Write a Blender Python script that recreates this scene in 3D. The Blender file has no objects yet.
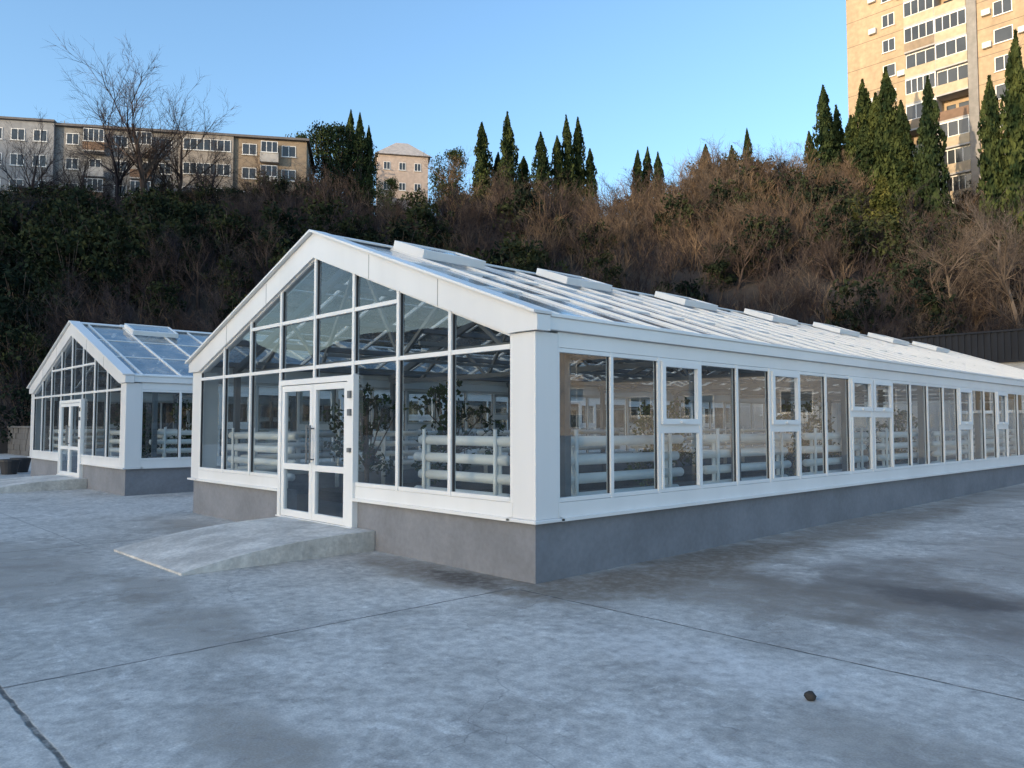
import bpy, math, random
from mathutils import Vector, Matrix
R=random.Random(7)
scene=bpy.context.scene
# ------------------------------------------------------------------ helpers
def site(u,v):            # survey axes: u metres to the right, v metres forward
    return (5.8-.728*v+.686*u, -5.8+.686*v+.728*u)
def link(o,parent=None):
    scene.collection.objects.link(o)
    if parent: o.parent=parent
    return o
def empty(name,loc=(0,0,0),rz=0):
    o=bpy.data.objects.new(name,None); o.location=loc; o.rotation_euler=(0,0,rz); o.empty_display_size=.5
    return link(o)
class MB:
    def __init__(s): s.V=[];s.F=[]
    def box(s,x0,x1,y0,y1,z0,z1):
        b=len(s.V)
        s.V+=[(x0,y0,z0),(x1,y0,z0),(x1,y1,z0),(x0,y1,z0),(x0,y0,z1),(x1,y0,z1),(x1,y1,z1),(x0,y1,z1)]
        s.F+=[tuple(b+i for i in f) for f in ((0,3,2,1),(4,5,6,7),(0,1,5,4),(1,2,6,5),(2,3,7,6),(3,0,4,7))]
        return s
    def poly(s,pts):
        b=len(s.V); s.V+=[tuple(p) for p in pts]; s.F.append(tuple(range(b,b+len(pts)))); return s
    def prism(s,pts,ext):   # extrude closed polygon by vector
        n=len(pts);b=len(s.V);e=Vector(ext)
        s.V+=[tuple(p) for p in pts]+[tuple(Vector(p)+e) for p in pts]
        s.F.append(tuple(range(b+n-1,b-1,-1)));s.F.append(tuple(range(b+n,b+2*n)))
        for i in range(n):
            j=(i+1)%n; s.F.append((b+i,b+j,b+n+j,b+n+i))
        return s
    def beam(s,p,q,w,h,up=(0,0,1)):
        p=Vector(p);q=Vector(q);d=(q-p).normalized();a=d.cross(Vector(up))
        if a.length<1e-4:a=d.cross(Vector((1,0,0)))
        a.normalize();c=a.cross(d).normalized();a=a*w/2;c=c*h/2
        return s.prism([p-a-c,p+a-c,p+a+c,p-a+c],q-p)
    def tube(s,p,q,r0,r1=None,n=10,caps=True):
        if r1 is None:r1=r0
        p=Vector(p);q=Vector(q);d=(q-p).normalized()
        a=d.orthogonal().normalized();c=d.cross(a);b=len(s.V)
        for P,r in((p,r0),(q,r1)):
            for i in range(n):
                t=2*math.pi*i/n; s.V.append(tuple(P+a*r*math.cos(t)+c*r*math.sin(t)))
        for i in range(n):
            j=(i+1)%n; s.F.append((b+i,b+j,b+n+j,b+n+i))
        if caps: s.F.append(tuple(range(b+n-1,b-1,-1)));s.F.append(tuple(range(b+n,b+2*n)))
        return s
    def obj(s,name,mat,parent=None,smooth=False,bevel=0):
        m=bpy.data.meshes.new(name);m.from_pydata(s.V,[],s.F);m.materials.append(mat)
        if smooth:
            m.polygons.foreach_set("use_smooth",[True]*len(m.polygons))
        m.update()
        o=bpy.data.objects.new(name,m)
        if bevel:
            b=o.modifiers.new("bevel",'BEVEL');b.width=bevel;b.segments=2;b.limit_method='ANGLE'
        return link(o,parent)
# ------------------------------------------------------------------ materials
def newmat(name):
    m=bpy.data.materials.new(name);m.use_nodes=True;nt=m.node_tree;nt.nodes.clear()
    return m,nt
def nd(nt,t,ins=None,**kw):
    n=nt.nodes.new(t)
    for k,v in kw.items(): setattr(n,k,v)
    if ins:
        for k,v in ins.items():
            if hasattr(v,'is_linked') or isinstance(v,bpy.types.NodeSocket): nt.links.new(v,n.inputs[k])
            else: n.inputs[k].default_value=v
    return n
def mathn(nt,op,a,b=0.0,clamp=False):
    return nd(nt,'ShaderNodeMath',{0:a,1:b},operation=op,use_clamp=clamp).outputs[0]
def mixc(nt,f,a,b,bt='MIX'):
    n=nd(nt,'ShaderNodeMix',data_type='RGBA',blend_type=bt)
    for k,v in((0,f),(6,a),(7,b)):
        if isinstance(v,bpy.types.NodeSocket): nt.links.new(v,n.inputs[k])
        else: n.inputs[k].default_value=v
    return n.outputs[2]
def c4(c): return (c[0],c[1],c[2],1)
def ramp(nt,f,a,b): # smoothstep map a..b -> 0..1
    return nd(nt,'ShaderNodeMapRange',{0:f,1:a,2:b,3:0.0,4:1.0},interpolation_type='SMOOTHSTEP').outputs[0]
def stdmat(name,col,rough=.7,var=.25,scale=2.0,col2=None,bump=0,metal=0,fine=0,streak=False,spec=.5,fa=.6):
    m,nt=newmat(name)
    tc=nd(nt,'ShaderNodeTexCoord').outputs['Object']
    vec=tc
    if streak: vec=nd(nt,'ShaderNodeMapping',{0:tc,3:(1,1,.15)}).outputs[0]
    n=nd(nt,'ShaderNodeTexNoise',{'Vector':vec,'Scale':scale,'Detail':5.0,'Roughness':.6}).outputs[0]
    f=ramp(nt,n,.3,.7)
    c2=col2 or tuple(x*(1-var) for x in col)
    cc=mixc(nt,f,c4(c2),c4(col))
    bs=nd(nt,'ShaderNodeBsdfPrincipled',{'Roughness':rough,'Metallic':metal,'Specular IOR Level':spec})
    if fine:
        n2=nd(nt,'ShaderNodeTexNoise',{'Vector':tc,'Scale':scale*fine,'Detail':3.0}).outputs[0]
        cc=mixc(nt,fa,cc,mixc(nt,n2,(.45,.45,.45,1),(1.5,1.5,1.5,1)),'MULTIPLY')
    nt.links.new(cc,bs.inputs['Base Color'])
    if bump:
        n3=nd(nt,'ShaderNodeTexNoise',{'Vector':tc,'Scale':scale*8,'Detail':4.0}).outputs[0]
        b=nd(nt,'ShaderNodeBump',{'Height':n3,'Strength':bump,'Distance':.02})
        nt.links.new(b.outputs[0],bs.inputs['Normal'])
    o=nd(nt,'ShaderNodeOutputMaterial');nt.links.new(bs.outputs[0],o.inputs[0])
    return m
def leafmat(name,ca,cb,scale=1.2,trans=.25,lo=(.65,.72,.85),hi=(1.4,1.25,1.05)):
    m,nt=newmat(name)
    tc=nd(nt,'ShaderNodeTexCoord').outputs['Object']
    n=nd(nt,'ShaderNodeTexNoise',{'Vector':tc,'Scale':scale,'Detail':3.0}).outputs[0]
    n2=nd(nt,'ShaderNodeObjectInfo').outputs['Random']
    cc=mixc(nt,ramp(nt,n,.35,.65),c4(ca),c4(cb))
    cc=mixc(nt,1.0,cc,mixc(nt,n2,c4(lo),c4(hi)),'MULTIPLY')
    d=nd(nt,'ShaderNodeBsdfDiffuse',{0:cc})
    o=nd(nt,'ShaderNodeOutputMaterial')
    if trans:
        t=nd(nt,'ShaderNodeBsdfTranslucent',{0:cc})
        mx=nd(nt,'ShaderNodeMixShader',{0:trans,1:d.outputs[0],2:t.outputs[0]});nt.links.new(mx.outputs[0],o.inputs[0])
    else: nt.links.new(d.outputs[0],o.inputs[0])
    return m
def glassmat(name,tint=(.86,.9,.9),f0=.09,rough=.0,wav=.0,dirt_sheen=.06):
    m,nt=newmat(name)
    lw=nd(nt,'ShaderNodeLayerWeight',{'Blend':.5}).outputs['Facing']
    f=mathn(nt,'ADD',mathn(nt,'MULTIPLY',mathn(nt,'POWER',lw,4.6),1-f0),f0,True)
    tc=nd(nt,'ShaderNodeTexCoord').outputs['Object']
    nb=nd(nt,'ShaderNodeTexNoise',{'Vector':tc,'Scale':.9,'Detail':1.0}).outputs[0]
    b=nd(nt,'ShaderNodeBump',{'Height':nb,'Strength':wav,'Distance':.02}).outputs[0]
    g=nd(nt,'ShaderNodeBsdfGlossy',{'Color':(.95,.97,1,1),'Roughness':rough,'Normal':b})
    t=nd(nt,'ShaderNodeBsdfTransparent',{0:c4(tint)})
    mx=nd(nt,'ShaderNodeMixShader',{0:f,1:t.outputs[0],2:g.outputs[0]})
    dn=nd(nt,'ShaderNodeTexNoise',{'Vector':tc,'Scale':1.7,'Detail':6.0,'Roughness':.7}).outputs[0]
    df=mathn(nt,'MULTIPLY',ramp(nt,dn,.35,.75),dirt_sheen)
    dd=nd(nt,'ShaderNodeBsdfDiffuse',{0:(.60,.60,.58,1)})
    mx2=nd(nt,'ShaderNodeMixShader',{0:df,1:mx.outputs[0],2:dd.outputs[0]})
    o=nd(nt,'ShaderNodeOutputMaterial');nt.links.new(mx2.outputs[0],o.inputs[0])
    return m
WHITE=stdmat("white_aluminium",(.82,.815,.80),.3,.08,.8,streak=True)
WHITE2=stdmat("white_panel",(.80,.795,.785),.28,.12,.6,streak=True,bump=.05)
PVC=stdmat("white_pvc",(.82,.82,.81),.4,.05,1)
PLINTH=stdmat("grey_render",(.225,.235,.26),.85,.20,1.2,bump=.25,fine=14,fa=.3)
SEAL=stdmat("rubber_seal",(.04,.04,.045),.6)
STEEL=stdmat("galvanised_steel",(.17,.18,.19),.5,.2,3)
PIPE=stdmat("pipe_white",(.86,.86,.84),.45,.06,3)
GLASS=glassmat("window_glass",tint=(.76,.80,.80),f0=.075,wav=.05,dirt_sheen=.04)
RGLASS=glassmat("roof_glass",tint=(.68,.71,.72),f0=.14,rough=.10,wav=.1,dirt_sheen=.55)  # pale film paints sky sheen into the roof, on top of real dirt
DARKGL=stdmat("dark_window",(.05,.06,.07),.12,.4,.3)
CONC=stdmat("interior_concrete",(.10,.097,.09),.9,.3,1,bump=.2)
SOIL=stdmat("soil",(.07,.05,.035),.95,.4,3,bump=.5)
BARK=stdmat("bark",(.13,.095,.075),.9,.35,3)
TWIG=leafmat("twig",(.085,.066,.053),(.20,.158,.122),.5,0)  # lighter copy: sunlit tone of the right-hand crest put into the colour
TWIG2=leafmat("twig_dark",(.036,.031,.034),(.085,.071,.07),.6,0)  # darker copy: shade of the left and lower slope put into the colour
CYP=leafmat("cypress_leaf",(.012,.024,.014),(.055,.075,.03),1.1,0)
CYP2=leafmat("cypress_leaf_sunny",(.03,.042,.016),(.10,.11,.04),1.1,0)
PINE=leafmat("pine_leaf",(.014,.028,.018),(.05,.07,.032),.6,0)
IVY=leafmat("evergreen_leaf",(.011,.019,.014),(.042,.054,.03),.5,0)
CITR=leafmat("citrus_leaf",(.02,.04,.016),(.07,.12,.04),2.5,.2)
# concrete yard
def ground_mat():
    m,nt=newmat("yard_concrete")
    tc=nd(nt,'ShaderNodeTexCoord').outputs['Object']
    sep=nd(nt,'ShaderNodeSeparateXYZ',{0:tc});X,Y=sep.outputs[0],sep.outputs[1]
    def noise(s,d=6.0,r=.6,off=(0,0,0),dist=0.0):
        v=nd(nt,'ShaderNodeMapping',{0:tc,1:off}).outputs[0]
        return nd(nt,'ShaderNodeTexNoise',{'Vector':v,'Scale':s,'Detail':d,'Roughness':r,'Distortion':dist}).outputs[0]
    big=noise(.22,4.0);mid=noise(1.1,8.0,.65,(5,3,0),.6);fine=noise(9,6.0,.7);grain=noise(70,3.0,.7)
    c=mixc(nt,ramp(nt,big,.35,.65),(.49,.465,.43,1),(.60,.57,.53,1))
    c=mixc(nt,mathn(nt,'MULTIPLY',ramp(nt,mid,.44,.68),.75),c,(.35,.33,.305,1))
    c=mixc(nt,mathn(nt,'MULTIPLY',ramp(nt,noise(2.3,8.0,.75,(9,1,0),1.0),.52,.68),.7),c,(.73,.70,.66,1))
    c=mixc(nt,mathn(nt,'MULTIPLY',ramp(nt,noise(5.5,6.0,.75,(1,8,0),.4),.57,.68),.45),c,(.24,.22,.20,1))
    c=mixc(nt,.8,c,mixc(nt,ramp(nt,fine,.3,.7),(.66,.66,.67,1),(1.24,1.24,1.22,1)),'MULTIPLY')
    c=mixc(nt,.9,c,mixc(nt,grain,(.45,.45,.45,1),(1.55,1.55,1.55,1)),'MULTIPLY')
    wob=mathn(nt,'MULTIPLY',mathn(nt,'SUBTRACT',noise(1.5,6.0,.65,(2,7,0)),.5),2.0)
    def stain(cx,cy,rx,ry,amt,col,soft=1.0,brk=True):
        nonlocal c
        a=mathn(nt,'DIVIDE',mathn(nt,'SUBTRACT',X,cx),rx);b=mathn(nt,'DIVIDE',mathn(nt,'SUBTRACT',Y,cy),ry)
        d=mathn(nt,'SQRT',mathn(nt,'ADD',mathn(nt,'MULTIPLY',a,a),mathn(nt,'MULTIPLY',b,b)))
        d=mathn(nt,'ADD',d,wob)
        k=mathn(nt,'MULTIPLY',mathn(nt,'SUBTRACT',1.0,ramp(nt,d,1.0-soft*.6,1.0+.25)),amt)
        if brk: k=mathn(nt,'MULTIPLY',k,ramp(nt,fine,.2,.62))
        c=mixc(nt,k,c,col)
    brown=(.19,.155,.12,1);dark=(.085,.077,.075,1)
    stain(3.0,2.1,2.1,1.25,.75,(.20,.18,.16,1),1.0,False);stain(3.15,2.3,.8,.45,.85,dark,.9,False);stain(2.2,3.3,.7,1.1,.7,(.17,.155,.14,1));stain(4.1,1.0,.6,.8,.6,(.2,.18,.165,1))
    stain(1.9,1.3,1.8,1.0,.65,brown);stain(-1.3,-.35,1.7,.5,.85,brown);stain(-.75,-.3,.85,.3,.9,(.10,.085,.075,1),1.0)
    stain(.5,2.2,.75,3.0,.95,brown);stain(.45,7,.7,5,.8,brown);stain(.3,.1,1.0,.6,.9,brown);stain(.5,14,.8,5,.6,brown)
    stain(3.35,-3.35,.16,.1,.9,dark);stain(1.9,-3.9,.7,.35,.6,brown);stain(-.8,-3.2,1.2,.5,.5,brown);stain(-2.6,-2.9,.9,.4,.5,brown)
    stain(-5,-4.0,3,1.3,.5,brown);stain(3.2,5.5,1.2,3,.5,brown);stain(2.6,-.9,1.3,.5,.4,(.74,.71,.68,1));stain(-6.6,-.8,2.4,.6,.5,brown);stain(4.3,-1.6,.9,.5,.4,brown)
    def line(coord,pos,w,other=None,lim=0,sgn=1,amt=.8):
        nonlocal c
        wv=mathn(nt,'MULTIPLY',mathn(nt,'SUBTRACT',noise(3,3.0,.6,(pos,1,0)),.5),.05)
        d=mathn(nt,'ABSOLUTE',mathn(nt,'ADD',mathn(nt,'SUBTRACT',coord,pos),wv))
        k=mathn(nt,'SUBTRACT',1.0,ramp(nt,d,w*.4,w))
        k=mathn(nt,'MULTIPLY',k,mathn(nt,'ADD',mathn(nt,'MULTIPLY',ramp(nt,fine,.35,.55),.7),.3))
        if other is not None:
            k=mathn(nt,'MULTIPLY',k,mathn(nt,'GREATER_THAN' if sgn>0 else 'LESS_THAN',other,lim))
        k=mathn(nt,'MULTIPLY',k,amt);c=mixc(nt,k,c,(.08,.08,.078,1))
        return k
    j=[]
    j.append(line(Y,-.27,.018,X,.05,1,.9));j.append(line(X,-.05,.019,Y,-.27,-1,.85));j.append(line(Y,-4.7,.021,None,0,1,.95))
    j.append(line(X,-6.2,.02,Y,-.2,-1,.7));j.append(line(Y,-9.2,.02));j.append(line(X,-12.3,.02,Y,-.2,-1,.7))
    j.append(line(Y,4.2,.018,X,.2,1,.5));j.append(line(Y,8.7,.02,X,.2,1,.5));j.append(line(Y,-2.6,.014,X,-6.2,-1,.5))
    vd=nd(nt,'ShaderNodeTexNoise',{'Vector':tc,'Scale':1.3,'Detail':4.0}).outputs[1]
    vv=nd(nt,'ShaderNodeVectorMath',{0:tc,1:nd(nt,'ShaderNodeVectorMath',{0:vd,3:.9},operation='SCALE').outputs[0]},operation='ADD').outputs[0]
    vo=nd(nt,'ShaderNodeTexVoronoi',{'Vector':vv,'Scale':.23},feature='DISTANCE_TO_EDGE').outputs[0]
    ck=mathn(nt,'MULTIPLY',mathn(nt,'SUBTRACT',1.0,ramp(nt,vo,.0005,.0018)),mathn(nt,'MULTIPLY',ramp(nt,noise(.5,3.0,.5,(4,4,0)),.45,.6),.45))
    c=mixc(nt,ck,c,(.15,.15,.15,1))
    h=mathn(nt,'ADD',mathn(nt,'MULTIPLY',grain,.25),mathn(nt,'MULTIPLY',fine,.6))
    for k in j[:4]: h=mathn(nt,'SUBTRACT',h,k)
    bp=nd(nt,'ShaderNodeBump',{'Height':h,'Strength':.5,'Distance':.014})
    bs=nd(nt,'ShaderNodeBsdfPrincipled',{'Base Color':c,'Roughness':mathn(nt,'ADD',mathn(nt,'MULTIPLY',mid,.35),.55),'Normal':bp.outputs[0],'Specular IOR Level':.35})
    o=nd(nt,'ShaderNodeOutputMaterial');nt.links.new(bs.outputs[0],o.inputs[0])
    return m
GROUND=ground_mat()
RAMPM=stdmat("ramp_concrete",(.72,.69,.64),.85,.4,1.8,bump=.6,fine=10)
HILLM=stdmat("hill_soil",(.055,.047,.042),.95,.5,.25,bump=.5,fine=9)
# ------------------------------------------------------------------ ground
def gz(y): return .0075*min(max(y,0),36)
xs=[-1500,-600,-250,-120,-60,-30,-15,0,15,30,60,120,250,600,1500]
ys=[-1500,-600,-250,-120,-60,-30,-10,0,6,12,18,24,30,36,60,120,250,600,1500]
g=MB()
for y in ys:
    for x in xs: g.V.append((x,y,gz(y)))
for j in range(len(ys)-1):
    for i in range(len(xs)-1):
        a=j*len(xs)+i; g.F.append((a,a+1,a+1+len(xs),a+len(xs)))
g.obj("ground",GROUND)
# ------------------------------------------------------------------ hill
def fn(a,b): return (math.sin(a*.21+1.3)+math.sin(b*.17+a*.07)+math.sin(a*.53+b*.31+2)*.5+math.sin(a*.9-b*.7)*.3)
def hill_h(u,v):
    v0=47+.6*fn(u*.7,3); 
    if u<-22: v0-=min((-22-u)*.25,9)
    vc=87+1.5*math.sin(u*.06)
    if v<v0: return -.6
    t=(v-v0)/(vc-v0)
    crest=24.0+.35*fn(u,0)+(1.5 if u>15 else 0)*min(1,max(0,(u-15)/10))
    if t<1: h=crest*(1.22*t-.22*t*t*t)
    else: h=crest+min((v-vc)*.30,9)+min(max(v-vc-30,0)*.05,8)
    return h+.45*fn(u*1.3,v*1.6)*min(1,t*3)
hb=MB();us=[-170+i*2.5 for i in range(133)];vs=[34+i*2.0 for i in range(70)]
for v in vs:
    for u in us:
        x,y=site(u,v);hb.V.append((x,y,hill_h(u,v)))
n=len(us)
for j in range(len(vs)-1):
    for i in range(n-1): a=j*n+i;hb.F.append((a,a+1,a+1+n,a+n))
hb.obj("hill",HILLM,smooth=True)
# mountain added out of view behind the camera, shaped to block the low sun
rb=MB();nx=70;ny=14
for j in range(ny+1):
    for i in range(nx+1):
        x=-720+i*10.2;q=(j/ny-.5)*2
        H=75.5+min(max(-x-75,0)*.28,22)+1.0*math.sin(x*.05)
        H*=min(1,max(0,(-14-x)/20)); 
        z=H*(math.cos(q*math.pi/2)**.8 if abs(q)<1 else 0)+ (1.5*fn(x*.3,j*3) if 0<j<ny and H>1 else 0)-.5
        rb.V.append((x,-470+q*150,max(z,-.5)))
for j in range(ny):
    for i in range(nx): a=j*(nx+1)+i;rb.F.append((a,a+1,a+2+nx,a+1+nx))
rb.obj("sun_block_mountain",HILLM,smooth=True)
# ------------------------------------------------------------------ greenhouses
W=9.2;L=27.1;EZ=2.83;AZ=4.47;SL=(AZ-EZ)/(W/2);NB=29;PT=.91
def greenhouse(ox,oy):
    G=empty("greenhouse",(ox,oy,0))
    p=MB()
    p.box(-3.5,-.04,.04,.3,-.4,.63).box(-W+.04,-5.63,.04,.3,-.4,.63)
    p.box(-.3,-.04,.3,L-.04,-.4,.63).box(-W+.04,-W+.3,.3,L-.04,-.4,.63).box(-W+.3,-.3,L-.3,L-.04,-.4,.63)
    p.box(-5.63,-3.5,.06,.28,-.4,.245)
    p.obj("plinth",PLINTH,G)
    MB().box(-W+.3,-.3,.3,L-.3,-.2,.24).obj("floor",CONC,G)
    s=MB()   # sill bands
    for a,b in((-3.50,-.35),(-W+.35,-5.63)): s.box(a,b,0,.14,.66,.82).box(a,b,-.05,.1,.625,.66)
    s.box(-.14,0,.35,L-.35,.66,.82).box(-.1,.05,.35,L-.35,.625,.66)
    s.box(-W,-W+.14,.35,L-.35,.66,.82).box(-W-.05,-W+.1,.35,L-.35,.625,.66)
    s.box(-W+.35,-.35,L-.14,L,.66,.82)
    s.obj("sill_band",WHITE,G)
    c=MB()
    for x0 in(-.35,-W):
        for y0 in(0,L-.35):
            c.box(x0,x0+.35,y0,y0+.35,.66,2.64)
            c.box(x0-.05,x0+.40,y0-.05,y0+.40,.625,.66)
    c.obj("corner_posts",WHITE2,G,bevel=.006)
    f=MB()
    f.box(-.12,-.003,.352,L-.352,2.49,2.66).box(-.12,.06,.16,L-.16,2.663,2.80).box(.0,.085,.16,L-.16,2.80,2.835)
    f.box(-W+.003,-W+.12,.352,L-.352,2.49,2.66).box(-W-.06,-W+.12,.16,L-.16,2.663,2.80).box(-W-.085,-W,.16,L-.16,2.80,2.835)
    f.obj("eave_fascia",WHITE,G,bevel=.005)
    gf=MB()
    for y0 in(-.05,L-.13):
        for sg in(0,1):
            def fx(sx,z): return (-sx if sg==0 else -(W-sx),y0,z)
            outer=[(-.08,EZ-.02),(W/2,AZ+.03)];inner=[(W/2,AZ-.34),(.36,EZ-.34+SL*.36+.02),(.30,2.645),(-.08,2.645)]
            gf.prism([fx(*q) for q in outer+inner],(0,.20,0))
    gf.obj("gable_fascia",WHITE2,G)
    gj=MB()
    for sg in(0,1):
        for sx in(1.6,3.1):
            X_=-sx if sg==0 else -(W-sx)
            gj.box(X_-.004,X_+.004,-.0525,-.045,EZ-.33+SL*sx,EZ-.0+SL*sx)
    gj.box(-.30,-.0,-.0025,.0,2.636,2.644);
    gj.obj("panel_joints",STEEL,G)
    gc=MB()
    for y0 in(-.075,L-.1):
        for sg in(-1,1):
            gc.beam((-W/2-sg*.0,y0+.09,AZ+.055),(-W/2+sg*(W/2+.1),y0+.09,EZ+.0),.27,.03)
    gc.obj("roof_edge_cap",WHITE,G)
    m=MB();se=MB()
    def inner(sx): return EZ-.34+SL*min(sx,W-sx)+.03
    st=[.36+1.06*i for i in range(9)]
    for yb,front in((0.0,True),(L-.08,False)):
        for i,sx in enumerate(st):
            z0=.82
            if front and i in(3,5): z0=.25
            if front and i==4: z0=2.34
            if i in(0,8): m.box(-sx-.03,-sx+.03,yb+.003,yb+.07,.82,2.64);continue
            m.box(-sx-.028,-sx+.028,yb-.012,yb+.07,z0,inner(sx)+.05)
        for i in range(8):
            a,b=st[i],st[i+1]
            m.box(-b+.028,-a-.028,yb-.006,yb+.06,2.475,2.53)
            if not(front and i in(3,4)): m.box(-b+.028,-a-.028,yb-.004,yb+.06,.823,.875)
            if 2<=i<=5: m.box(-b+.028,-a-.028,yb-.006,yb+.06,3.215,3.27)
            m.beam((-a,yb+.028,inner(a)-.02),(-b,yb+.028,inner(b)-.02),.05,.05)
    m.obj("gable_mullions",WHITE,G,bevel=.004)
    gg=MB()
    for yb,front in((.035,True),(L-.04,False)):
        for i in range(8):
            a,b=st[i],st[i+1];z0=.84
            if front and i in(3,4): z0=2.36
            dy=R.uniform(-.004,.004)
            gg.poly([(-a,yb+dy,z0),(-a,yb-dy,inner(a)),(-b,yb,inner(b)),(-b,yb+dy,z0)])
    gg.obj("gable_glass",GLASS,G)
    for i in range(9):
        sx=st[i]
        for d in(-.040,.028):
            if 0<i<8 or (i==0 and d>0) or(i==8 and d<0):
                z0=.875 if not(i in(3,5)) else 2.36
                if i==4:z0=2.36
                xa=-sx-d-.014 if d>0 else -sx-d-.012
                se.box(xa,xa+.014,.015,.045,z0,inner(sx))
    sm=MB();sg_=MB();ow=MB()
    for side,(xa,xb,xg) in enumerate(((-.075,-.004,-.04),(-W+.004,-W+.075,-W+.04))):
        for i in range(NB+1):
            y=.35+PT*i
            y0,y1=y-.028,y+.028
            if i==0:y0=.352
            if i==NB:y1=L-.352
            sm.box(xa,xb,y0,y1,.82,2.49)
            if i<NB: se.box(xg-.008,xg+.012,y1,y1+.012,.87,2.44)
            if i>0: se.box(xg-.008,xg+.012,y0-.012,y0,.87,2.44)
        for i in range(NB):
            ya=.35+PT*i;yb=ya+PT
            dx=R.uniform(-.005,.005);dz=R.uniform(-.004,.004)   # panes never sit perfectly in one plane
            sg_.poly([(xg+dx,ya,.84),(xg-dx,yb,.84),(xg-dx+dz,yb,2.47),(xg+dx+dz,ya,2.47)])
            sm.box(xa+.004,xb-.004,ya+.028,yb-.028,.823,.87);sm.box(xa+.004,xb-.004,ya+.028,yb-.028,2.44,2.488)
            if i in(2,5,8,9,14,17,20,23,26):
                so=.028 if side==0 else -.028
                B=(xb+so) if side==0 else xa
                A=xb-.03 if side==0 else xa+so
                if side==1: B=xa+.03
                a,b=ya+.036,yb-.036;z0,z1=(1.66,2.45) if i!=9 and i!=8 else (1.90,2.45)
                ow.box(A,B,a,a+.07,z0,z1).box(A,B,b-.07,b,z0,z1).box(A,B,a+.07,b-.07,z0,z0+.07).box(A,B,a+.07,b-.07,z1-.07,z1)
                sm.box(xa+.003,xb-.003,ya+.03,yb-.03,z0-.11,z0+.01)
                hx=B if side==0 else A
                ow.box(hx-.01,hx+.03,(a+b)/2-.05,(a+b)/2+.05,z0+.02,z0+.045)
                ow.box(A,B-.012*(1-2*side),a,a+.035,.87,z0-.11).box(A,B-.012*(1-2*side),b-.035,b,.87,z0-.11)
    sm.obj("side_mullions",WHITE,G,bevel=.004);sg_.obj("side_glass",GLASS,G);ow.obj("opening_windows",PVC,G)
    se.obj("glazing_seals",SEAL,G)
    ang=math.atan(SL);ca,sa=math.cos(ang),math.sin(ang);SLn=(W/2)/ca
    def sp(sgn,a,y,h): # a: distance down slope from ridge, h: normal offset
        return (-W/2+sgn*(a*ca+h*sa),y,AZ-a*sa+h*ca)
    def slbox(mb,sgn,a0,a1,y0,y1,h0,h1):
        q=[sp(sgn,a0,y0,h0),sp(sgn,a1,y0,h0),sp(sgn,a1,y1,h0),sp(sgn,a0,y1,h0)]
        r=[sp(sgn,a0,y0,h1),sp(sgn,a1,y0,h1),sp(sgn,a1,y1,h1),sp(sgn,a0,y1,h1)]
        b=len(mb.V);mb.V+=q+r
        mb.F+=[tuple(b+i for i in f) for f in ((0,3,2,1),(4,5,6,7),(0,1,5,4),(1,2,6,5),(2,3,7,6),(3,0,4,7))]
    rb_=MB();rg=MB();ve=MB();vg=MB();pu=MB()
    for sgn in(1,-1):
        rg.poly([sp(sgn,0,.1,.0),sp(sgn,SLn,.1,.0),sp(sgn,SLn,L-.1,.0),sp(sgn,0,L-.1,.0)])
        for i in range(NB+1):
            y=.35+PT*i; slbox(rb_,sgn,.12,SLn+.03,y-.022,y+.022,-.03,.03)
        slbox(rb_,sgn,SLn-.06,SLn+.06,.15,L-.15,-.02,.02)
        slbox(rb_,sgn,0.0,.14,.0,L,.03,.055)
        for a in(1.7,3.3): slbox(rb_,sgn,a-.02,a+.02,.1,L-.1,.0,.014)
        for a in(.15,1.25,2.5,3.7,4.7): slbox(pu,sgn,a-.03,a+.03,.1,L-.1,-.13,-.035)
        for y in(1.26,4.45,8.1,11.8,15.5,19.2,22.9):
            a0,a1=.16,.98
            y1=y+1.25
            slbox(ve,sgn,a0,a1,y,y+.06,.03,.16);slbox(ve,sgn,a0,a1,y1-.06,y1,.03,.16)
            slbox(ve,sgn,a0,a0+.06,y+.06,y1-.06,.03,.16);slbox(ve,sgn,a1-.06,a1,y+.06,y1-.06,.03,.16)
            vg.poly([sp(sgn,a0+.05,y+.05,.145),sp(sgn,a1-.05,y+.05,.145),sp(sgn,a1-.05,y1-.05,.145),sp(sgn,a0+.05,y1-.05,.145)])
    rb_.obj("roof_bars",WHITE,G);rg.obj("roof_glass",RGLASS,G);ve.obj("roof_vents",WHITE,G,bevel=.006);vg.obj("roof_vent_glass",RGLASS,G)
    pu.obj("roof_purlins",STEEL,G)
    fr=MB()
    y=.75
    while y<L:
        for x in(-.28,-W+.28): fr.box(x-.05,x+.05,y-.05,y+.05,.2,2.66)
        for sgn in(1,-1):
            fr.beam(sp(sgn,.02,y,-.2),sp(sgn,SLn-.1,y,-.2),.08,.12)
            fr.beam((-W/2+sgn*1.1,y,2.62),sp(sgn,.15,y,-.26),.05,.05,(0,1,0))
            fr.beam((-W/2+sgn*1.15,y,2.62),sp(sgn,2.4,y,-.26),.05,.05,(0,1,0))
            fr.beam((-W/2+sgn*3.3,y,2.62),sp(sgn,2.45,y,-.26),.05,.05,(0,1,0))
        fr.beam((-.3,y,2.62),(-W+.3,y,2.62),.07,.09)
        y+=3.64
    for x in(-2.3,-W/2,-6.9): fr.beam((x,.2,2.70),(x,L-.2,2.70),.05,.05)
    fr.obj("steel_frame",STEEL,G)
    hp=MB()
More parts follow.
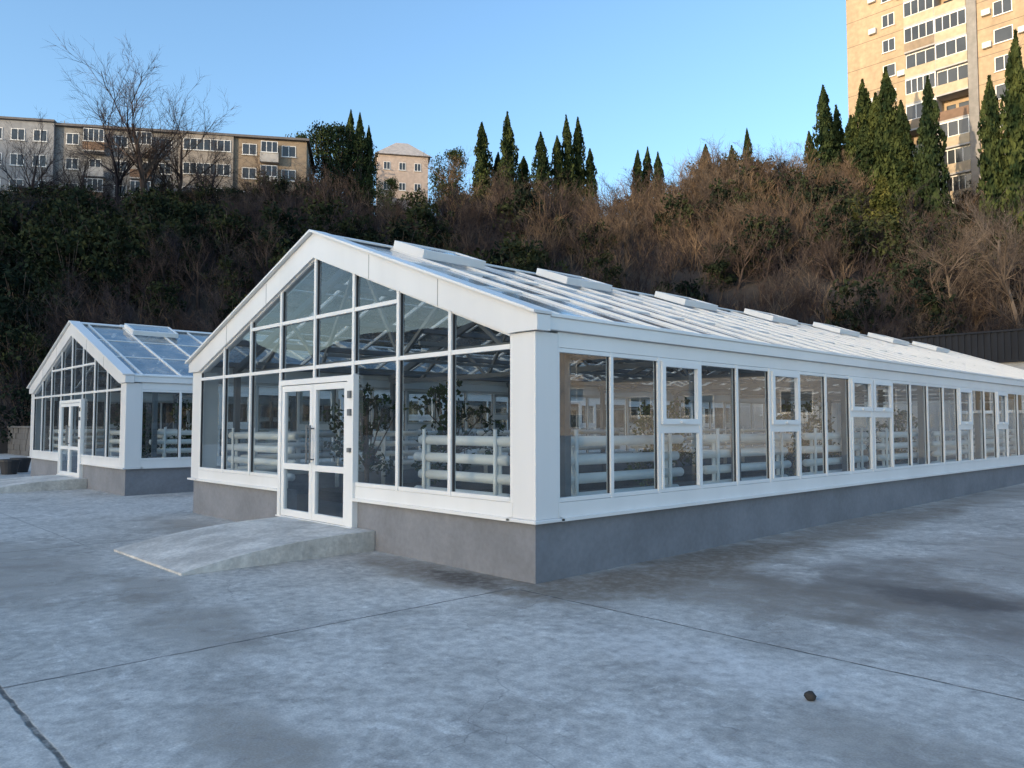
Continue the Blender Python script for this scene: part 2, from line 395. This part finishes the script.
    def heater(x0,y0,x1,y1):
        d=Vector((x1-x0,y1-y0,0)).normalized()
        for k,z in enumerate((.80,1.02,1.24,1.46)):
            e=.10*(k%2)
            a=Vector((x0,y0,z))+d*e;b=Vector((x1,y1,z))-d*(.1-e)
            hp.tube(a,b,.062,n=12)
        for t in(.13,.87):
            q=Vector((x0,y0,.24)).lerp(Vector((x1,y1,.24)),t)
            off=d.cross(Vector((0,0,1)))*.07
            hp.tube(q+off,q+off+Vector((0,0,1.36)),.024,n=8)
            hp.tube(q,q+Vector((0,0,1.25)),.03,n=8)
    y=.7;
    while y<L-2.5:
        heater(-.42,y,-.42,y+2.5);heater(-W+.42,y,-W+.42,y+2.5);y+=3.0
    heater(-2.6,.4,-.75,.4);heater(-W+.75,.4,-5.9,.4);heater(-W+.8,L-.5,-5.2,L-.5);heater(-4.2,L-.5,-.8,L-.5)
    hp.obj("pipe_heaters",PIPE,G,smooth=True)
    bed=MB();
    bed.box(-3.6,-1.2,1.8,L-1.5,.24,.42).box(-8.0,-5.6,1.8,L-1.5,.24,.42);bed.obj("planting_beds",SOIL,G)
    d=MB();dg=MB();a,b=-5.57,-3.56;y0,y1=-.045,.05
    d.box(a-.06,a+.03,y0,y1,.25,2.34).box(b-.06,b+.10,y0,y1,.25,2.34).box(a+.03,b-.06,y0,y1,2.26,2.34)
    mid=(a+.03+b-.06)/2
    for xa,xb in((a+.04,mid-.004),(mid+.004,b-.07)):
        ya,yb=y0+.012,y1-.02
        d.box(xa,xa+.085,ya,yb,.27,2.25).box(xb-.085,xb,ya,yb,.27,2.25)
        d.box(xa+.085,xb-.085,ya,yb,.27,.37).box(xa+.085,xb-.085,ya,yb,2.16,2.25).box(xa+.085,xb-.085,ya,yb,.98,1.07)
        dg.poly([(xa+.08,0.0,.3),(xb-.08,0.0,.3),(xb-.08,0.0,2.2),(xa+.08,0.0,2.2)])
    d.box(a-.06,b+.10,-.07,-.046,.245,.27)
    d.obj("door_frame",PVC,G,bevel=.004);dg.obj("door_glass",GLASS,G)
    h=MB();h.tube((mid-.05,-.10,1.1),(mid-.05,-.10,1.65),.013,n=8)
    for z in(1.15,1.6):h.tube((mid-.05,-.10,z),(mid-.05,-.03,z),.01,n=8)
    h.tube((mid+.05,-.10,1.1),(mid+.05,-.10,1.65),.013,n=8)
    for z in(1.15,1.6):h.tube((mid+.05,-.10,z),(mid+.05,-.03,z),.01,n=8)
    h.box(b-.01,b+.06,-.075,-.045,2.02,2.12).box(b-.01,b+.06,-.075,-.045,1.78,1.87).box(b-.01,b+.06,-.075,-.045,1.28,1.34)
    h.obj("door_hardware",STEEL,G)
    rp=MB();N=18;x0,x1=-5.35,-3.02
    prof=[]
    for i in range(N+1):
        t=i/N; prof.append((x0,.03-t*2.5,.235*(1-t**2.3)+.025))
    pts=prof+[(x0,-2.47,-.1),(x0,.03,-.1)]
    rp.prism(pts,(x1-x0,0,0))
    rpo=rp.obj("concrete_ramp",RAMPM);rpo.location=(ox,oy,0)
    return G
greenhouse(0,0)
greenhouse(-13.7,.2)
# ------------------------------------------------------------------ vegetation generators
def grow(mb,p,d,Ln,r,lev,rng,kids,spread,up,segs=3,n=3):
    p=Vector(p);d=Vector(d).normalized();rr=r
    for k in range(segs):
        d=(d+Vector((rng.gauss(0,.13),rng.gauss(0,.13),rng.gauss(0,.08)+up))).normalized()
        q=p+d*(Ln/segs);r2=r*(1-.75*(k+1)/segs) if lev==0 else r*(1-.55*(k+1)/segs)
        if lev==0:   # fine twig : flat blade
            o=d.orthogonal().normalized();o=Matrix.Rotation(rng.uniform(0,3.14),3,d)@o
            mb.poly([p-o*rr,p+o*rr,q+o*r2,q-o*r2])
        else: mb.tube(p,q,rr,r2,n=n,caps=False)
        if lev>0:
            c=kids[-lev]
            cnt=c//segs+(1 if rng.random()<(c%segs)/segs else 0)
            if k>0 or lev<len(kids):
                for _ in range(cnt):
                    a=rng.uniform(0,6.283);o=d.orthogonal().normalized();o=Matrix.Rotation(a,3,d)@o
                    sp=spread*rng.uniform(.7,1.3)
                    nd_=(d*math.cos(sp)+o*math.sin(sp)).normalized()
                    t=rng.random();pp=p.lerp(q,t)
                    grow(mb,pp,nd_,Ln*rng.uniform(.42,.68),max(r2*.62,.009),lev-1,rng,kids,spread,up,segs if lev>2 else 2,3)
        p=q;rr=r2
def mesh_of(mb,name,mats,idx=None,smooth=False):
    m=bpy.data.meshes.new(name);m.from_pydata(mb.V,[],mb.F)
    for x in mats:m.materials.append(x)
    if idx: m.polygons.foreach_set("material_index",idx)
    m.update();return m
def bare_tree_mesh(seed,H,mat,kids=(9,6,5,5),spread=.62,r=.16):
    rng=random.Random(seed);mb=MB()
    grow(mb,(0,0,-.3),(rng.gauss(0,.05),rng.gauss(0,.05),1),H*.62,r,len(kids),rng,kids,spread,.06,5,6)
    return mesh_of(mb,"bare_branches",[mat])
def bush_mesh(seed,H,mat):
    rng=random.Random(seed);mb=MB()
    for _ in range(7):
        a=rng.uniform(0,6.28);t=rng.uniform(.1,.75)
        grow(mb,(rng.gauss(0,.25),rng.gauss(0,.25),-.2),(math.cos(a)*t,math.sin(a)*t,1),H*rng.uniform(.5,.9),.035,2,rng,(6,5),.6,.05,3,3)
    return mesh_of(mb,"bare_twigs",[mat])
def leafquad(mb,c,s,rng,up=0):
    a=Vector((rng.gauss(0,1),rng.gauss(0,1),rng.gauss(0,1)+up)).normalized();b=a.orthogonal().normalized()
    b=Matrix.Rotation(rng.uniform(0,6.28),3,a)@b;b=b*s*.5;a=a*s
    c=Vector(c);mb.poly([c-a*.5,c+b*.6,c+a*.6,c-b*.6])
def cypress_mesh(seed,H,Rm,leaf,nl=4200,sharp=3.0):
    rng=random.Random(seed);mb=MB();idx=[]
    mb.tube((0,0,-.5),(0,0,H*.9),.16,.03,n=7);idx+=[0]*len(mb.F)
    ph=[rng.uniform(0,6.28) for _ in range(6)]
    def prof(t,a):
        base=Rm*min(1,.5+t/.3)*max(0,(1-t**sharp))**.85
        return base*(1+.16*math.sin(3*a+ph[0]+t*9)+.12*math.sin(5*a+ph[1]-t*17)+.10*math.sin(t*31+ph[2]+a))
    k=len(mb.F)
    N=14;M=10;b=len(mb.V)
    for j in range(N+1):
        t=.04+.92*j/N
        for i in range(M):
            a=6.283*i/M;r=prof(t,a)*.55;mb.V.append((r*math.cos(a),r*math.sin(a),t*H))
    for j in range(N):
        for i in range(M):
            i2=(i+1)%M;mb.F.append((b+j*M+i,b+j*M+i2,b+(j+1)*M+i2,b+(j+1)*M+i))
    for _ in range(70):  # limbs hugging the trunk
        t=rng.uniform(.05,.85);a=rng.uniform(0,6.28);r=prof(t,a)*.9
        mb.tube((0,0,t*H-.3),(r*math.cos(a),r*math.sin(a),t*H+H*.05),.03,.008,n=3,caps=False)
    idx+=[1]*(len(mb.F)-k)
    k=len(mb.F)
    clumps=[(rng.random()**.85,rng.uniform(0,6.28)) for _ in range(190)]
    for i in range(nl):
        if rng.random()<.75:
            t,a=rng.choice(clumps);t+=rng.gauss(0,.018);a+=rng.gauss(0,.22);f=rng.uniform(.78,1.18)
        else: t=rng.random()**.9;a=rng.uniform(0,6.28);f=rng.uniform(.6,1.0)
        t=min(max(t,.01),1.01)
        tt=min(t,.995)
        r=prof(tt,a)*f
        leafquad(mb,(r*math.cos(a),r*math.sin(a),t*H+.2),rng.uniform(.16,.34),rng,2.2)
    idx+=[1]*(len(mb.F)-k)
    return mesh_of(mb,"cypress_crown",[BARK,leaf],idx)
def leafy_mesh(seed,H,Rm,leaf,nl=3500,ls=(.15,.35),trunk=.3,flat=.8,nc=38):
    rng=random.Random(seed);mb=MB();
    cl=[]
    for _ in range(nc):
        a=rng.uniform(0,6.28);r=Rm*math.sqrt(rng.random());z=H*trunk+(H*(1-trunk))*rng.random()
        lim=math.sqrt(max(.05,1-((z-H*(trunk+(1-trunk)*.45))/(H*(1-trunk)*.62))**2));r*=lim
        cl.append((Vector((r*math.cos(a),r*math.sin(a),z)),Rm*rng.uniform(.16,.36)))
    mb.tube((0,0,-.3),(0,0,H*.6),.03*H,.012*H,n=7)
    for c,_ in cl: mb.tube((0,0,H*rng.uniform(.15,.5)),c,.009*H,.003*H,n=4,caps=False)
    idx=[0]*len(mb.F);k=len(mb.F)
    for i in range(nl):
        c,r=rng.choice(cl);v=Vector((rng.gauss(0,1),rng.gauss(0,1),rng.gauss(0,1)*flat));v=v.normalized()*r*rng.uniform(.6,1.1)
        leafquad(mb,c+v,rng.uniform(*ls),rng,.3)
    idx+=[1]*(len(mb.F)-k)
    return mesh_of(mb,"leafy_crown",[BARK,leaf],idx)
def place(name,mesh,x,y,z,s=1,sx=None):
    o=bpy.data.objects.new(name,mesh);o.location=(x,y,z);o.rotation_euler=(R.gauss(0,.02),R.gauss(0,.02),R.uniform(0,6.28))
    k=sx if sx else s;o.scale=(k,k,s);return link(o)
def scatter(name,pts,mesh):
    mb=MB()
    for x,y,z,s in pts:
        a=R.uniform(0,6.28);h=s/2*1.0;tl=Vector((R.gauss(0,.1),R.gauss(0,.1),1)).normalized()
        e1=Vector((math.cos(a),math.sin(a),0));e1=(e1-tl*e1.dot(tl)).normalized();e2=tl.cross(e1)
        c=Vector((x,y,z));mb.poly([c-e1*h-e2*h,c+e1*h-e2*h,c+e1*h+e2*h,c-e1*h+e2*h])
    o=mb.obj(name,HILLM);o.instance_type='FACES';o.use_instance_faces_scale=True;o.instance_faces_scale=1
    o.show_instancer_for_render=False;o.show_instancer_for_viewport=False
    ch=bpy.data.objects.new("twigs",mesh);link(ch,o);return o
bm=[bush_mesh(11,3.2,TWIG2),bush_mesh(12,3.6,TWIG),bush_mesh(13,2.8,TWIG2)]
gm=[leafy_mesh(21,2.6,1.7,IVY,800,(.18,.38),.08,.8,22),leafy_mesh(22,4.2,2.1,IVY,1100,(.18,.38),.1,.8,30)]
tm=[bare_tree_mesh(31,6.5,TWIG,(8,6,5,4)),bare_tree_mesh(32,7.5,TWIG2,(9,6,5,4)),bare_tree_mesh(33,6.0,TWIG2,(8,6,5,4))]
P=[[],[],[]];Q=[[],[]];TT=[[],[],[]]
for _ in range(2300):
    v=R.uniform(42,95);u=R.uniform(-.71,.69)*v
    if hill_h(u,v)<.1: continue
    x,y=site(u,v);z=hill_h(u,v)
    g_=fn(u*.9+5,v*.8+2)+(.9 if u<-8 and v<78 else 0)
    if (g_>1.2 and R.random()<.6) or R.random()<.08: Q[R.randrange(2)].append((x,y,z-.1,R.uniform(.7,1.35)))
    else:
        k=R.randrange(3)
        if k==1 and (u<-5 or v<66) and R.random()<.7: k=0  # shade by colour: mostly dark twigs on the left and lower slope
        if k!=1 and u>8 and v>74 and R.random()<.6: k=1  # sunlit look by colour: more pale twigs on the right crest
        P[k].append((x,y,z-.1,R.uniform(.7,1.35)))
for _ in range(240):
    v=R.uniform(50,90);u=R.uniform(-.71,.69)*v
    x,y=site(u,v);k=R.randrange(3)
    if u<0 and k==0:k=1  # left-hand trees take the shade-coloured twigs
    TT[k].append((x,y,hill_h(u,v)-.2,R.uniform(.6,1.05)))
for _ in range(75):   # thicket along the right-hand crest
    v=R.uniform(80,92);u=R.uniform(.13,.45)*v
    x,y=site(u,v);TT[0 if R.random()<.75 else 2].append((x,y,hill_h(u,v)-.2,R.uniform(.9,1.45)))
for i in range(3): scatter("hillside_brush",P[i],bm[i])
for i in range(2): scatter("evergreen_brush",Q[i],gm[i])
for i in range(3): scatter("bare_tree_thicket",TT[i],tm[i])
cm=[cypress_mesh(41,10,1.0,CYP,4600,2.6),cypress_mesh(42,10,.9,CYP,4200,3.4),cypress_mesh(43,10,1.1,CYP,4600,2.2)]
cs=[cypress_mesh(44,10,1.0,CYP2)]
def cyp(u,v,top,Rr=1.0,ms=None,base=None):
    z0=hill_h(u,v)-.2 if base is None else base
    x,y=site(u,v);H=top-z0;m=(ms or cm)[R.randrange(len(ms or cm))]
    place("cypress_tree",m,x,y,z0,H/10.1,Rr*1.25)
for (px,ty,v,w) in [(484,120,94,.95),(510,110,92,.9),(524,154,95,.8),(543,130,92,.9),(559,133,93,.8),(571,113,94,.75),(580,115,95,.8),(591,146,95,.75),(497,150,96,.7),
    (639,147,100,.7),(648,144,102,.7),(661,149,100,.7),(710,141,98,.8),(736,143,98,.8),(752,125,97,.6),
    (832,82,88,1.0),(844,100,90,.9),(858,112,88,1.0),(869,73,84,1.05),(882,90,82,1.1),(898,63,79,1.2),(912,98,78,1.0),(940,74,75,1.0),(1001,72,71,1.0),(1021,26,70,1.1),(1045,60,70,1.1),(818,128,90,.7),(876,116,82,1.1),(906,128,78,1.0),
    (346,106,108,.8),(357,110,108,.8),(367,122,107,.7)]:
    cyp((px-512)/785*v,v,1.65+(425-ty)/785*v,w)
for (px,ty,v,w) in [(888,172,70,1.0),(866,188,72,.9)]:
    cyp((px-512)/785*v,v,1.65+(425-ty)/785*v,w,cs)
pm=leafy_mesh(51,8,3.2,PINE,5200,(.16,.36),.25,.6,60)
for (px,ty,v,w) in [(322,120,104,1.0),(338,114,105,1.15),(358,130,106,.8),(296,124,110,.8),(450,143,98,.75),(60,186,90,.8),(230,182,86,.8),(180,186,84,.8),(15,180,84,.8),(385,172,98,.5)]:
    u=(px-512)/785*v;x,y=site(u,v);top=1.65+(425-ty)/785*v;z0=hill_h(u,v);o=place("pine_tree",pm,x,y,z0-.2,(top-z0)/8.6,w)
big=[bare_tree_mesh(61,12,TWIG2,(10,7,6,6),.6,.2),bare_tree_mesh(62,12,TWIG,(10,7,6,5),.65,.2)]
for (px,ty,v,k) in [(140,60,82,0),(112,92,84,0),(168,96,85,0),(1000,170,62,1),(960,215,58,1),(920,230,60,1),(1022,200,55,1),(455,150,96,1),(690,145,88,1),(800,135,88,1),(760,140,86,1),(205,130,88,0),(250,150,84,0),(30,120,82,0),(75,130,82,0)]:
    u=(px-512)/785*v;x,y=site(u,v);z0=hill_h(u,v)-.2;top=1.65+(425-ty)/785*v
    place("bare_tree",big[k],x,y,z0,(top-z0)/11.2)
cmh=[leafy_mesh(71,1.9,.75,CITR,1100,(.06,.13),.15,.9,30),leafy_mesh(72,2.1,.7,CITR,1100,(.06,.13),.2,.9,28)]
for gx in(0,-13.7):
    for (x,y,s) in [(-7.2,2.6,1.0),(-6.2,3.9,1.1),(-2.9,6.2,.9),(-2.4,10.8,.95),(-2.8,17,.9)]:
        place("greenhouse_shrub",cmh[R.randrange(2)],gx+x,y+(.2 if gx else 0),.40,s)
# ------------------------------------------------------------------ buildings
def wmat(n,c,var=.12): return stdmat(n,c,.85,var,.35,streak=True,bump=.2,fine=6)
BEIGE=wmat("beige_panel",(.45,.34,.225),.22);BEIGE2=wmat("beige_light",(.50,.41,.29));GREYW=wmat("grey_wall",(.27,.26,.25),.25);SAND=wmat("sand_brick",(.32,.25,.18),.3)
PALE=wmat("pale_render",(.44,.43,.42));BRN=wmat("brown_panel",(.20,.13,.09));ROOFM=stdmat("roof_sheet",(.16,.15,.15),.8);DKMETAL=stdmat("dark_sheet_metal",(.03,.032,.038),.8,.2,1,spec=.2)
WINGW=wmat("wing_render",(.31,.32,.34),.25);BAYW=wmat("bay_render",(.32,.29,.26),.25)
PINKW=wmat("pink_render",(.54,.44,.38));JOINT=stdmat("panel_joint",(.18,.14,.10),.9);ACM=stdmat("ac_unit_white",(.7,.7,.68),.5)
def window(fr,gl,x,z,w,h,y=0,mull=2):
    t=.07
    fr.box(x,x+t,y-.05,y+.02,z,z+h).box(x+w-t,x+w,y-.05,y+.02,z,z+h).box(x+t,x+w-t,y-.05,y+.02,z,z+t).box(x+t,x+w-t,y-.05,y+.02,z+h-t,z+h)
    for i in range(1,mull): xx=x+w*i/mull;fr.box(xx-.035,xx+.035,y-.045,y+.02,z+t,z+h-t)
    fr.box(x-.08,x+w+.08,y-.14,y+.0,z-.06,z)
    gl.box(x+t,x+w-t,y-.015,y+.01,z+t,z+h-t)
def tower():
    G=empty("apartment_tower",(-32.4,83.8,0));zb=20;nf=14;fh=2.9;z0=22.2;top=z0+nf*fh+1;Wd=42;D=14
    w=MB();w.box(0,6.4,0,D,zb,top).box(12.6,Wd,0,D,zb,top).box(6.4,12.6,1.5,D,zb,top);w.obj("walls",BEIGE,G)
    MB().box(12.6,13.5,-.25,0,zb,top+.5).box(24.2,25,-.25,0,zb,top+.5).obj("pilasters",GREYW,G)
    MB().box(-.3,Wd+.3,-.4,D+.3,top,top+.5).obj("roof_parapet",PALE,G)
    fr=MB();gl=MB();sl=MB();pa=MB();pb=MB();pc=MB();jo=MB();ac=MB();bw=MB()
    for f in range(nf):
        z=z0+f*fh
        jo.box(-.004,6.4,-.006,.0,z-.03,z+.03).box(13.5,24.2,-.006,0,z-.03,z+.03).box(25,Wd,-.006,0,z-.03,z+.03)
        window(fr,gl,4.0,z+.9,1.35,1.45,0,R.choice((1,2,2)))
        for xx in(15.0,18.4,21.6,27,30.5,34,38): window(fr,gl,xx,z+.9,1.7,1.5,0,R.choice((1,2,2,3)))
        sl.box(6.4,12.6,-.35,1.5,z-.1,z+.08)
        for a,b in((6.42,9.48),(9.54,12.58)):
            q=R.random()
            (pa if q<.5 else pb if q<.8 else pc).box(a,b,-.33,-.25,z+.08,z+1.08)
            if R.random()<.6:
                nn=R.choice((3,4,5));dy=R.choice((0,0,.35))
                for i in range(nn+1):
                    xx=a+(b-a-.07)*i/nn; fr.box(xx,xx+.07,-.30+dy,-.22+dy,z+1.08,z+2.72)
                fr.box(a,b,-.305+dy,-.215+dy,z+1.08,z+1.15).box(a,b,-.305+dy,-.215+dy,z+2.65,z+2.8)
                gl.box(a+.03,b-.03,-.27+dy,-.25+dy,z+1.15,z+2.65)
            else:
                bw.box(a+.4,a+1.3,1.47,1.5,z+.1,z+2.2).box(a+1.6,a+2.7,1.47,1.5,z+.95,z+2.2)
        sl.box(9.48,9.54,-.3,1.5,z+.08,z+2.8)
        for xx in(2.6,5.6,14.0,17.2,20.6,29.3):
            if R.random()<.5: zz=z+.5+R.random();ac.box(xx,xx+.8,-.38,-.05,zz,zz+.6)
    fr.obj("window_frames",PVC,G);gl.obj("window_panes",DARKGL,G);sl.obj("balcony_slabs",PALE,G);pa.obj("parapets",BEIGE2,G);pb.obj("parapets_sand",SAND,G);pc.obj("parapets_brown",BRN,G)
    jo.obj("panel_joints",JOINT,G);ac.obj("air_conditioners",ACM,G);bw.obj("balcony_doors",DARKGL,G)
    d=MB();N=16;c=Vector((14.3,-.5,48))
    for r,dy in((.0,.12),(.25,.08),(.45,0)):
        for i in range(N): a=6.283*i/N;d.V.append((c.x+r*math.cos(a),c.y+dy,c.z+r*math.sin(a)))
    for j in range(2):
        for i in range(N): k=(i+1)%N;d.F.append((j*N+i,j*N+k,(j+1)*N+k,(j+1)*N+i))
    d.tube(c+Vector((0,.12,0)),c+Vector((0,.5,-.1)),.04);d.obj("satellite_dish",ACM,G)
tower()
def flats():
    a=Vector(site(-62,90));b=Vector(site(-25.7,96.6));ang=math.atan2(b.y-a.y,b.x-a.x)
    G=empty("apartment_building",(a.x,a.y,0),ang);Wd=(b-a).length;z0=25.1;fh=3.0;top=37.1;D=12
    for nm,m,x0,x1,dy,dt in(("wing_wall",WINGW,0,8.0,-.5,.25),("main_wall",GREYW,8.0,22,0,0),("bay_wall",BAYW,22,28.2,-.3,0),("end_wall",SAND,28.2,Wd,0,0)):
        MB().box(x0,x1,dy,D,18,top+dt).obj(nm,m,G)
    MB().box(-.3,8.1,-.8,D+.3,top+.25,top+.5).box(8.1,Wd+.35,-.45,D+.3,top,top+.28).obj("roof",ROOFM,G)
    fr=MB();gl=MB();sl=MB();pp=MB();pq=MB()
    for f in range(4):
        z=z0+f*fh
        for x in(1.0,3.4,5.8): window(fr,gl,x,z+.85,1.5,1.4,-.5,2)
        for x in(9.2,14.6,19.6): window(fr,gl,x,z+.9,1.4,1.35,0,2)
        for x in(11.3,16.6):
            sl.box(x,x+2.4,-1.0,0,z-.08,z+.06);(pp if (f+int(x))%2 else pq).box(x,x+2.4,-1.0,-.93,z+.06,z+1.05)
            if R.random()<.6: window(fr,gl,x+.05,z+1.1,2.3,1.55,-.95,4)
            else: window(fr,gl,x+.5,z+.5,1.3,1.8,0,2)
        window(fr,gl,22.4,z+1.0,5.5,1.45,-.3,7)
        for x in(29.2,33.9): window(fr,gl,x,z+.9,1.7,1.4,0,2)
        sl.box(31.4,33.6,-.8,0,z-.08,z+.06);pp.box(31.4,33.6,-.8,-.73,z+.06,z+1.05);window(fr,gl,31.5,z+1.1,2.0,1.4,-.75,3)
    fr.obj("window_frames",PVC,G);gl.obj("window_panes",DARKGL,G);sl.obj("balcony_slabs",PALE,G);pp.obj("balcony_parapets",PALE,G);pq.obj("balcony_parapets_brown",BRN,G)
    an=MB()
    for x,h in((7.5,2.2),(12.0,3.6),(12.9,1.6),(26,1.3),(30,1.5)):
        an.tube((x,4,top),(x,4,top+h),.045,n=6);an.beam((x-.5,4,top+h-.2),(x+.5,4,top+h-.2),.03,.03);an.beam((x-.35,4,top+h-.5),(x+.35,4,top+h-.5),.03,.03)
    an.box(17,18,4,5,top,top+1.1).box(24,24.7,5,6,top,top+1.0);an.obj("roof_antennas",STEEL,G)
    fe=MB();ge=MB()
    for f in range(4):
        for y in(2.5,7.5):
            z=z0+f*fh+.9;fe.box(Wd-.01,Wd+.05,y,y+1.3,z,z+1.4);ge.box(Wd,Wd+.06,y+.1,y+1.2,z+.1,z+1.3)
    fe.obj("end_frames",PVC,G);ge.obj("end_panes",DARKGL,G)
flats()
def house():
    x,y=site(-20.2,116);G=empty("hillside_house",(x,y,0),math.radians(46.7+12));Wd=7.6;D=5;t=42.6
    MB().box(0,Wd,0,D,33,t-.2).obj("walls",PINKW,G)
    r=MB();r.V=[(-.4,-.4,t-.2),(Wd+.4,-.4,t-.2),(Wd+.4,D+.4,t-.2),(-.4,D+.4,t-.2),(2.9,D/2,t+2.6),(Wd-2.9,D/2,t+2.6)];r.F=[(0,1,5,4),(1,2,5),(2,3,4,5),(3,0,4),(3,2,1,0)];r.obj("hip_roof",stdmat("tile_roof",(.50,.46,.43),.8),G)
    fr=MB();gl=MB()
    for z in(37.0,40.1):
        for xx in(.9,3.2,5.5): window(fr,gl,xx,z,1.0,1.2,0,2)
    fr.obj("window_frames",PVC,G);gl.obj("window_panes",DARKGL,G)
house()
def shed():
    G=empty("long_shed",(-17,31.6,0))
    w=MB();w.box(0,44,.1,8,-.3,4.35);w.obj("walls",PALE,G)
    c=MB();n=176
    for i in range(n):
        x=i*.25;c.box(x,x+.125,-.03,.1,4.35,5.55).box(x+.125,x+.25,.02,.1,4.35,5.55)
    c.box(-.1,44.1,-.08,.12,5.55,5.63).box(-.1,44.1,-.06,.12,4.28,4.35);c.obj("corrugated_band",DKMETAL,G)
    MB().poly([(-.1,0.1,5.56),(44.1,.1,5.56),(44.1,8.2,5.2),(-.1,8.2,5.2)]).obj("roof",DKMETAL,G)
    fr=MB();gl=MB()
    for i in range(9): window(fr,gl,2+i*4.6,2.2,1.6,1.2,.1,2)
    fr.obj("window_frames",PVC,G);gl.obj("window_panes",DARKGL,G)
shed()
def block(x,y,zz,rz,Wd,nf,m,name="apartment_block"):
    G=empty(name,(x,y,zz),rz);fh=2.9
    MB().box(0,Wd,0,11,-6,nf*fh+1).obj("walls",m,G);MB().box(-.3,Wd+.3,-.3,11.3,nf*fh+1,nf*fh+1.4).obj("roof",ROOFM,G)
    fr=MB();gl=MB()
    for f in range(nf):
        xx=1.2
        while xx<Wd-2.5: window(fr,gl,xx,f*fh+1.1,1.6,1.5,0,2);xx+=3.4
    fr.obj("window_frames",PVC,G);gl.obj("window_panes",DARKGL,G)
block(27,74,0,math.radians(-30),34,3,BEIGE2);block(60,46,0,math.radians(-38),40,4,SAND);block(16,108,16,math.radians(-25),30,5,BEIGE)
for i in range(9):
    place("bare_tree",big[1],28+i*5+R.uniform(-2,2),62-i*5+R.uniform(-3,3),0,R.uniform(.5,.8))
def stonewall():
    mb=MB();rng=random.Random(5)
    for r in range(5):
        x=-26.5
        while x>-46:
            l=rng.uniform(.4,.8);mb.box(x-l+.02,x,4.0+rng.uniform(-.03,.03),4.5,r*.3+.01,r*.3+.29);x-=l
    mb.box(-46,-26.4,4.06,4.6,-.2,1.48).box(-46.1,-26.3,3.9,4.7,1.5,1.6)
    mb.obj("stone_retaining_wall",wmat("wall_stone",(.16,.15,.14),.35))
stonewall()
def pot(x,y,s):
    mb=MB();N=18;prof=[(.0,.0),(.22,0),(.30,.42),(.34,.42),(.34,.50),(.29,.50),(.27,.40),(0,.40)]
    for r,z in prof:
        for i in range(N): a=6.283*i/N;mb.V.append((r*math.cos(a)*s,r*math.sin(a)*s,z*s))
    for j in range(len(prof)-1):
        for i in range(N): k=(i+1)%N;mb.F.append((j*N+i,j*N+k,(j+1)*N+k,(j+1)*N+i))
    o=mb.obj("plant_pot",SEAL,smooth=False);o.location=(x,y,gz(y))
for u,v in((-16.9,26.5),(-17.7,26.6),(-17.2,27.6),(-18.3,27.5)):
    x,y=site(u,v);pot(x,y,1.0)
rs=MB();rng=random.Random(3);N=10
for j in range(7):
    for i in range(N):
        t=math.pi*j/6;a=6.283*i/N;k=.032*(1+rng.uniform(-.12,.12))
        rs.V.append((k*math.sin(t)*math.cos(a)*1.1,k*math.sin(t)*math.sin(a),k*math.cos(t)*.9+.026))
for j in range(6):
    for i in range(N): k=(i+1)%N;rs.F.append((j*N+i,j*N+k,(j+1)*N+k,(j+1)*N+i))
o=rs.obj("stone",stdmat("dark_stone",(.035,.033,.032),.8),smooth=True);o.location=(3.53,-1.2,0)
# ------------------------------------------------------------------ light
az=math.radians(265);el=math.radians(7)
ts=Vector((math.cos(az)*math.cos(el),math.sin(az)*math.cos(el),math.sin(el)))
sl=bpy.data.lights.new("sun",'SUN');sl.energy=5.0;sl.angle=math.radians(.5);sl.color=(1,.77,.50)
so=bpy.data.objects.new("sun",sl);so.rotation_euler=ts.to_track_quat('Z','Y').to_euler();so.location=(0,-30,40);link(so)
w=bpy.data.worlds.new("World");scene.world=w;w.use_nodes=True;nt=w.node_tree
bg=nt.nodes['Background'];sk=nt.nodes.new('ShaderNodeTexSky');sk.sky_type='NISHITA';sk.sun_disc=False
sk.sun_elevation=el;sk.sun_rotation=math.radians(90)-az;sk.altitude=50;sk.air_density=1.0;sk.dust_density=1.6;sk.ozone_density=2.6
nt.links.new(sk.outputs[0],bg.inputs[0]);bg.inputs[1].default_value=.54
scene.view_settings.view_transform='Standard';scene.view_settings.look='None';scene.view_settings.exposure=0
# ------------------------------------------------------------------ camera
cd=bpy.data.cameras.new("camera");cd.sensor_width=36;cd.lens=785/1024*36;cd.clip_end=4000;cd.clip_start=.05
co=bpy.data.objects.new("camera",cd);co.location=(5.8,-5.8,1.65);co.rotation_euler=(math.radians(93.0),0,math.radians(46.7));link(co)
scene.camera=co
